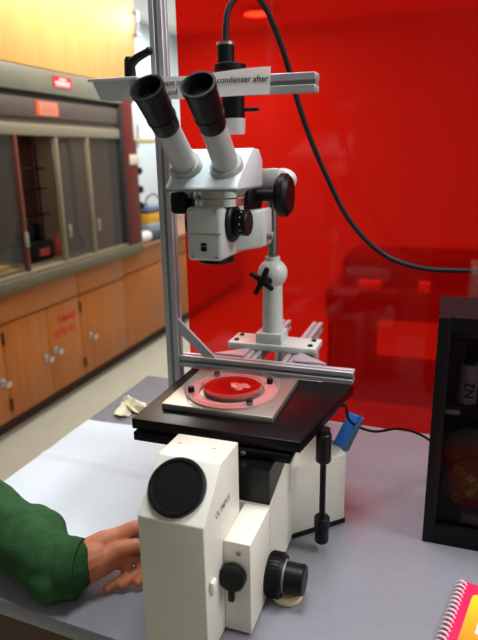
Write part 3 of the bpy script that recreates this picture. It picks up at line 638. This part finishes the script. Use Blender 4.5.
# ------------------------------------------------------------------ display case on the right
dc = thing('display_case', 'black framed glass display case standing at the right edge', 'display case', (0.1, 0.86, TT))
bx0, bx1, by0, by1, bz0, bz1 = 0.001, 0.26, 0.797, 0.925, TT + 0.0005, 1.268
cm = mat('case_black', rgb(12, 11, 14), 0.5); cin = mat('case_lining', rgb(46, 36, 40), 0.8)
m = MB(); F = 0.017
m.box(bx0, bx0 + F, by0, by0 + 0.02, bz0, bz1, 0.0015); m.box(bx1 - F, bx1, by0, by0 + 0.02, bz0, bz1, 0.0015); m.box(bx0 + F, bx1 - F, by0 + 0.0002, by0 + 0.0198, bz1 - F, bz1); m.box(bx0 + F, bx1 - F, by0 + 0.0002, by0 + 0.0198, bz0, bz0 + F + 0.012); m.build('front_frame', cm, dc)
m = MB(); m.box(bx0, bx0 + 0.006, by0 + 0.02, by1, bz0, bz1); m.box(bx1 - 0.006, bx1, by0 + 0.02, by1, bz0, bz1); m.box(bx0 + 0.006, bx1 - 0.006, by0 + 0.02, by1, bz0, bz0 + 0.006); m.box(bx0 + 0.006, bx1 - 0.006, by0 + 0.02, by1, bz1 - 0.006, bz1); m.build('case_sides', cm, dc)
m = MB(); m.box(bx0 + 0.006, bx1 - 0.006, by1 - 0.006, by1, bz0 + 0.006, bz1 - 0.006); m.build('back_panel', cin, dc)
m = MB(); m.box(bx0 + 0.006, bx1 - 0.006, by0 + 0.045, by1 - 0.006, 1.118, 1.124); m.build('shelf', cin, dc)
m = MB(); m.box(bx0 + F, bx0 + F + 0.02, by0 + 0.008, by0 + 0.03, 1.126, 1.132, 0.001); m.build('shelf_clip', mat('clip_grey', rgb(70, 66, 70), 0.5), dc)
m = MB(); m.box(bx0 + F, bx1 - F, by0 + 0.010, by0 + 0.012, bz0 + F + 0.012, bz1 - F); m.build('glass_pane', glass('case_glass', (0.75, 0.70, 0.72, 1), 0.0, 0.05, 1.22), dc)
# contents
cop = mat('copper_print', rgb(186, 122, 76), 0.5)
rd = thing('round_plaque', 'dark round plaque with coppery pattern inside the display case', 'plaque', (0.064, 0.84, bz0 + 0.03))
pc = Vector((0.075, 0.848, 1.000))
m = MB(); m.rev(pc, (0, -1, 0), [(0, 0), (0, 0.048), (0.004, 0.050), (0.010, 0.048), (0.010, 0.044), (0.008, 0.043), (0.008, 0)], 48); pq = m.build('disc', mat('plaque_brown', rgb(66, 40, 34), 0.5), rd)
m = MB()
def ringy(cx, cz, r, w_=0.0014): m.rev(pc + Vector((cx, -0.0078, cz)), (0, -1, 0), [(0, r - w_), (0, r), (0.0008, r), (0.0008, r - w_)], 18, True)
for qx in (-0.012, 0.012):
    for qz in (-0.012, 0.012):
        for (ex, ez) in ((0.0045, 0), (-0.0045, 0), (0, 0.0045), (0, -0.0045)): m.ball(pc + Vector((qx + ex, -0.0084, qz + ez)), 0.0026, (1, 0.3, 1), 10)
for qx in (-0.030, 0.030):
    for qz in (-0.023, 0.023): ringy(qx, qz, 0.006)
for a in (45, -45):
    m.box(-0.03, 0.03, -0.0088, -0.0080, -0.0006, 0.0006, mtx=Matrix.Translation(pc) @ Matrix.Rotation(R(a), 4, 'Y'))
m.build('pattern', cop, rd)
m = MB(); m.box(0.055, 0.095, 0.836, 0.868, bz0 + 0.0065, bz0 + 0.029, 0.002); m.build('foot', mat('plaque_foot', rgb(150, 130, 130), 0.6), rd)
m = MB(); m.rev((0.060, 0.905, bz0 + 0.007), (0, 0, 1), [(0, 0), (0, 0.012), (0.06, 0.012), (0.075, 0.03), (0.10, 0.036), (0.125, 0.030), (0.137, 0.014), (0.14, 0)], 32)
for v in m.bm.verts: v.co.y = 0.896 + (v.co.y - 0.905) * 0.5
tag(m.build('vase', mat('pink_clay', rgb(150, 112, 112), 0.6)), 'dusty pink rounded vase behind the round plaque', 'vase')
lb = thing('labelled_vial', 'white labelled vial on the display case shelf', 'vial', (0.047, 0.862, 1.124))
m = MB(); m.rev((0.048, 0.862, 1.1245), (0, 0, 1), [(0, 0), (0, 0.0135), (0.058, 0.0135), (0.060, 0.012), (0.060, 0)], 28); bt = m.build('vial_body', mat('vial_white', rgb(186, 180, 190), 0.4), lb)
m = MB(); m.rev((0.048, 0.862, 1.1845), (0, 0, 1), [(0, 0), (0, 0.009), (0.012, 0.007), (0.014, 0)], 24); m.build('cap', black_paint, lb)
text('N2', 0.019, (0.056, 0.8477, 1.135), (0, 0, 1), (-1, 0, 0), ink, 'lettering', lb, bold=0.0004)
m = MB(); m.rev((0.030, 0.893, 1.1245), (0, 0, 1), [(0, 0), (0, 0.012), (0.085, 0.012), (0.085, 0.0)], 24)
tag(m.build('tube', mat('tube_grey', rgb(116, 96, 100), 0.3)), 'tall greyish tube behind the white vial on the case shelf', 'tube')
m = MB(); m.box(0.012, 0.19, 0.915, 0.9185, 1.205, 1.238); tag(m.build('card', mat('mauve_card', rgb(140, 110, 118), 0.7)), 'mauve card fixed at the top inside the display case', 'card')
m = MB(); m.box(0.045, 0.30, 0.95, 1.08, TT + 0.0005, 1.30, 0.004)
tag(m.build('acrylic_box', glass('clear_acrylic', (0.85, 0.80, 0.82, 1), 0.05, 0.05)), 'tall clear acrylic box behind the display case', 'box')

# ------------------------------------------------------------------ notebook
nb = thing('spiral_notebook', 'pink spiral notebook with orange and yellow cover at lower right', 'notebook', (0.063, 0.715, TT))
ang = R(-13); nx = Vector((math.cos(ang), math.sin(ang), 0)); ny = Vector((-math.sin(ang), math.cos(ang), 0)); nz = Vector((0, 0, 1))
NM = Matrix((nx, ny, nz)).transposed().to_4x4(); NM.translation = Vector((0.058, 0.716, TT + 0.0005))
def P(x, y, z): return NM @ Vector((x, y, z))
m = MB(); m.box(0.002, 0.150, -0.205, -0.001, 0.0005, 0.007, 0, NM); m.build('pages', paper_m, nb)
m = MB(); m.box(0.0, 0.152, -0.207, 0.0, 0.007, 0.0080, 0, NM); m.box(0.0, 0.152, -0.207, 0.0, 0.0, 0.0006, 0, NM); cv = m.build('cover', mat('pink_cover', rgb(236, 40, 96), 0.4), nb)
def orange():
    mm = bpy.data.materials.new('sunset_print'); mm.use_nodes = True; nt = mm.node_tree; bs = nt.nodes['Principled BSDF']; bs.inputs['Roughness'].default_value = 0.4
    tc = nt.nodes.new('ShaderNodeTexCoord'); sp = nt.nodes.new('ShaderNodeSeparateXYZ'); g = nt.nodes.new('ShaderNodeMapRange')
    nt.links.new(tc.outputs['Object'], sp.inputs[0]); nt.links.new(sp.outputs['Y'], g.inputs['Value'])
    g.inputs['From Min'].default_value = 0.695; g.inputs['From Max'].default_value = 0.59
    cr = nt.nodes.new('ShaderNodeValToRGB'); nt.links.new(g.outputs[0], cr.inputs[0])
    cr.color_ramp.elements[0].color = rgb(252, 214, 40); cr.color_ramp.elements[1].color = rgb(250, 120, 40)
    nt.links.new(cr.outputs[0], bs.inputs['Base Color']); return mm
pts = []
for (cx, cy, a0) in ((0.139, -0.027, 0), (0.024, -0.027, 90), (0.024, -0.19, 180), (0.139, -0.19, 270)):
    for k in range(7): a = R(a0 + k * 15); pts.append(P(cx + 0.009 * math.cos(a), cy + 0.009 * math.sin(a), 0.0080))
m = MB(); m.prism(pts, (0, 0, 0.0003)); m.build('cover_panel', orange(), cv)
text('T', 0.013, P(0.036, -0.062, 0.0084), nx, ny, mat('violet_ink', rgb(190, 70, 120), 0.6), 'lettering', cv)
text('Be', 0.026, P(0.029, -0.086, 0.0084), nx, ny, paper_m, 'lettering', cv, bold=0.0008)
wire = mat('white_wire', rgb(238, 214, 222), 0.35)
for k in range(24):
    y = -0.007 - k * 0.0083; m = MB(); c = [P(0.0 + 0.0058 * math.cos(a) - 0.0012, y + 0.0018 * math.sin(a / 2), 0.0049 + 0.0058 * math.sin(a)) for a in [R(-35 + 30 * q) for q in range(0, 12)]]
    for q in c:
        q.z = max(q.z, TT + 0.0021)
    m.tube(c, 0.0016, 8, False); m.build('spiral_ring', wire, nb)

# ------------------------------------------------------------------ blue tape and thin cord
blue = mat('blue_tape', rgb(50, 142, 248), 0.6)
tp = thing('masking_tape', 'bright blue strip of tape standing on the white rear housing', 'tape', (-0.13, 0.83, 1.033))
m = MB(); m.prism([(-0.146, 0.832, 1.034), (-0.128, 0.826, 1.033), (-0.096, 0.826, 1.094), (-0.119, 0.832, 1.098)], (0.001, 0.0015, 0), 0.0004); m.build('strip', blue, tp)
m = MB(); m.prism([(-0.1275, 0.8262, 1.0335), (-0.1175, 0.8285, 1.034), (-0.098, 0.8285, 1.086), (-0.1005, 0.8262, 1.1005)], (0.0008, 0.0012, 0)); m.build('underside', mat('grey_tape', rgb(96, 124, 132), 0.7), tp)
m = MB(); m.tube([(-0.1245, 0.800, 1.122), (-0.120, 0.806, 1.118), (-0.1135, 0.8195, 1.088), (-0.085, 0.88, 1.048), (-0.045, 0.94, 1.03), (-0.002, 0.97, 1.003), (0.03, 0.99, 0.96), (0.04, 1.02, 0.925)], 0.0022, 8)
tag(m.build('cord', black_rubber), 'thin black cord from the stage past the blue tape', 'cord')

# ------------------------------------------------------------------ person: left arm in green sleeve, hand gripping by the base
skin = mat('skin', rgb(206, 124, 88), 0.5, var=0.08, scale=40)
bskin = skin.node_tree.nodes['Principled BSDF']; bskin.inputs['Subsurface Weight'].default_value = 0.12; bskin.inputs['Subsurface Radius'].default_value = (0.01, 0.003, 0.002)
def limb(mb, pts, rad, n=14):
    # chain of capsules with varying radii
    for i in range(len(pts) - 1):
        a, b_ = Vector(pts[i]), Vector(pts[i + 1]); L = (b_ - a).length; ra, rb = rad[i], rad[i + 1]
        if L < 1e-6: continue
        prof = [(-ra, 0)] + [(-ra * math.cos(R(t)), ra * math.sin(R(t))) for t in (25, 50, 75)] + [(0, ra), (L, rb)] + [(L + rb * math.sin(R(t)), rb * math.cos(R(t))) for t in (15, 40, 65)] + [(L + rb, 0)]
        mb.rev(a, b_ - a, prof, n)
def fuse(o, vox, it=6, fac=0.5):
    r = o.modifiers.new('Remesh', 'REMESH'); r.mode = 'VOXEL'; r.voxel_size = vox; r.use_smooth_shade = True
    s = o.modifiers.new('Smooth', 'SMOOTH'); s.factor = fac; s.iterations = it
pe = thing('person', 'person reaching in with green sleeve, hand beside the microscope base', 'person', (-0.70, 0.58, TT))
hm = MB()
W = Vector((-0.432, 0.548, 0.957))
limb(hm, [(-0.50, 0.545, 0.968), W, (-0.412, 0.563, 0.962)], [0.026, 0.0255, 0.025])
limb(hm, [(-0.428, 0.562, 0.965), (-0.408, 0.585, 0.975), (-0.396, 0.597, 0.979)], [0.021, 0.017, 0.0125])   # back of hand to index knuckle
limb(hm, [(-0.425, 0.552, 0.955), (-0.398, 0.580, 0.958), (-0.385, 0.598, 0.962)], [0.024, 0.019, 0.014])
limb(hm, [(-0.422, 0.552, 0.950), (-0.400, 0.576, 0.951), (-0.386, 0.594, 0.952)], [0.020, 0.014, 0.011])
limb(hm, [(-0.396, 0.597, 0.979), (-0.378, 0.613, 0.986), (-0.358, 0.628, 0.984), (-0.342, 0.634, 0.978)], [0.0120, 0.0100, 0.0090, 0.0078])   # index
limb(hm, [(-0.424, 0.549, 0.957), (-0.404, 0.560, 0.962), (-0.385, 0.578, 0.973), (-0.366, 0.594, 0.9735), (-0.350, 0.600, 0.970)], [0.022, 0.0160, 0.0112, 0.0098, 0.0080])   # thumb
limb(hm, [(-0.384, 0.600, 0.962), (-0.360, 0.612, 0.960), (-0.341, 0.602, 0.948), (-0.3545, 0.576, 0.9315)], [0.0110, 0.0088, 0.0076, 0.0066])   # middle
limb(hm, [(-0.384, 0.594, 0.952), (-0.362, 0.598, 0.950), (-0.356, 0.587, 0.940), (-0.3735, 0.566, 0.9300)], [0.0105, 0.0082, 0.0072, 0.0064])   # ring
limb(hm, [(-0.388, 0.586, 0.946), (-0.378, 0.588, 0.944), (-0.374, 0.576, 0.936), (-0.3905, 0.556, 0.9285)], [0.0095, 0.0074, 0.0066, 0.0058])   # little
hand = hm.build('hand_and_forearm', skin, pe); fuse(hand, 0.0016, 4)
nail = mat('nail', rgb(226, 160, 144), 0.3)
def nailm(c, nvec, tvec, s=1.0):
    n_ = Vector(nvec).normalized(); t_ = Vector(tvec); t_ = (t_ - n_ * t_.dot(n_)).normalized(); b_ = n_.cross(t_)
    m = MB(); m.ball((0, 0, 0), 1, (0.0058 * s, 0.0042 * s, 0.0014), 14); mx = Matrix((t_, b_, n_)).transposed().to_4x4(); mx.translation = Vector(c)
    bmesh.ops.transform(m.bm, matrix=mx, verts=m.bm.verts[:]); m.build('fingernail', nail, pe)
nailm((-0.3545, 0.5930, 0.9775), (0.2, -0.6, 0.75), (0.8, 0.3, 0), 1.1)
# sleeve
slm = mat('green_fleece', rgb(34, 76, 36), 0.95, var=0.25, scale=60, bump=0.5, bscale=350)
s = MB()
limb(s, [(-0.86, 0.66, 1.02), (-0.69, 0.605, 0.988), (-0.56, 0.568, 0.978), (-0.50, 0.549, 0.974), (-0.462, 0.541, 0.966), (-0.436, 0.543, 0.9595)], [0.060, 0.056, 0.047, 0.041, 0.0375, 0.0360], 24)
limb(s, [(-0.53, 0.596, 0.978), (-0.492, 0.578, 0.983), (-0.474, 0.560, 0.978)], [0.024, 0.026, 0.022], 18)     # fold bunched on top
limb(s, [(-0.60, 0.565, 0.972), (-0.452, 0.519, 0.950)], [0.028, 0.025], 18)
limb(s, [(-0.86, 0.66, 1.02), (-0.90, 0.62, 1.18), (-0.93, 0.58, 1.38)], [0.068, 0.075, 0.085], 24)
slv = s.build('sleeve', slm, pe); fuse(slv, 0.0045, 8)
dsp = bpy.data.textures.new('wrinkle', 'CLOUDS'); dsp.noise_scale = 0.045
dm = slv.modifiers.new('Displace', 'DISPLACE'); dm.texture = dsp; dm.strength = 0.009; dm.mid_level = 0.55; dm.texture_coords = 'LOCAL'
m = MB(); m.rev((-0.4445, 0.541, 0.9602), (0.95, 0.27, -0.06), [(0, 0.030), (0, 0.0385), (0.008, 0.0395), (0.022, 0.0375), (0.022, 0.031)], 32, True); m.build('cuff', slm, pe)
# small object between finger and thumb
m = MB(); m.rev((-0.386, 0.606, 0.972), (0.75, 0.45, -0.05), [(0, 0), (0.001, 0.006), (0.006, 0.008), (0.05, 0.008), (0.055, 0.006), (0.055, 0)], 20)
tag(m.build('dial', mat('slate_blue', rgb(74, 84, 112), 0.5)), 'small slate-blue cylinder gripped between finger and thumb', 'cylinder')
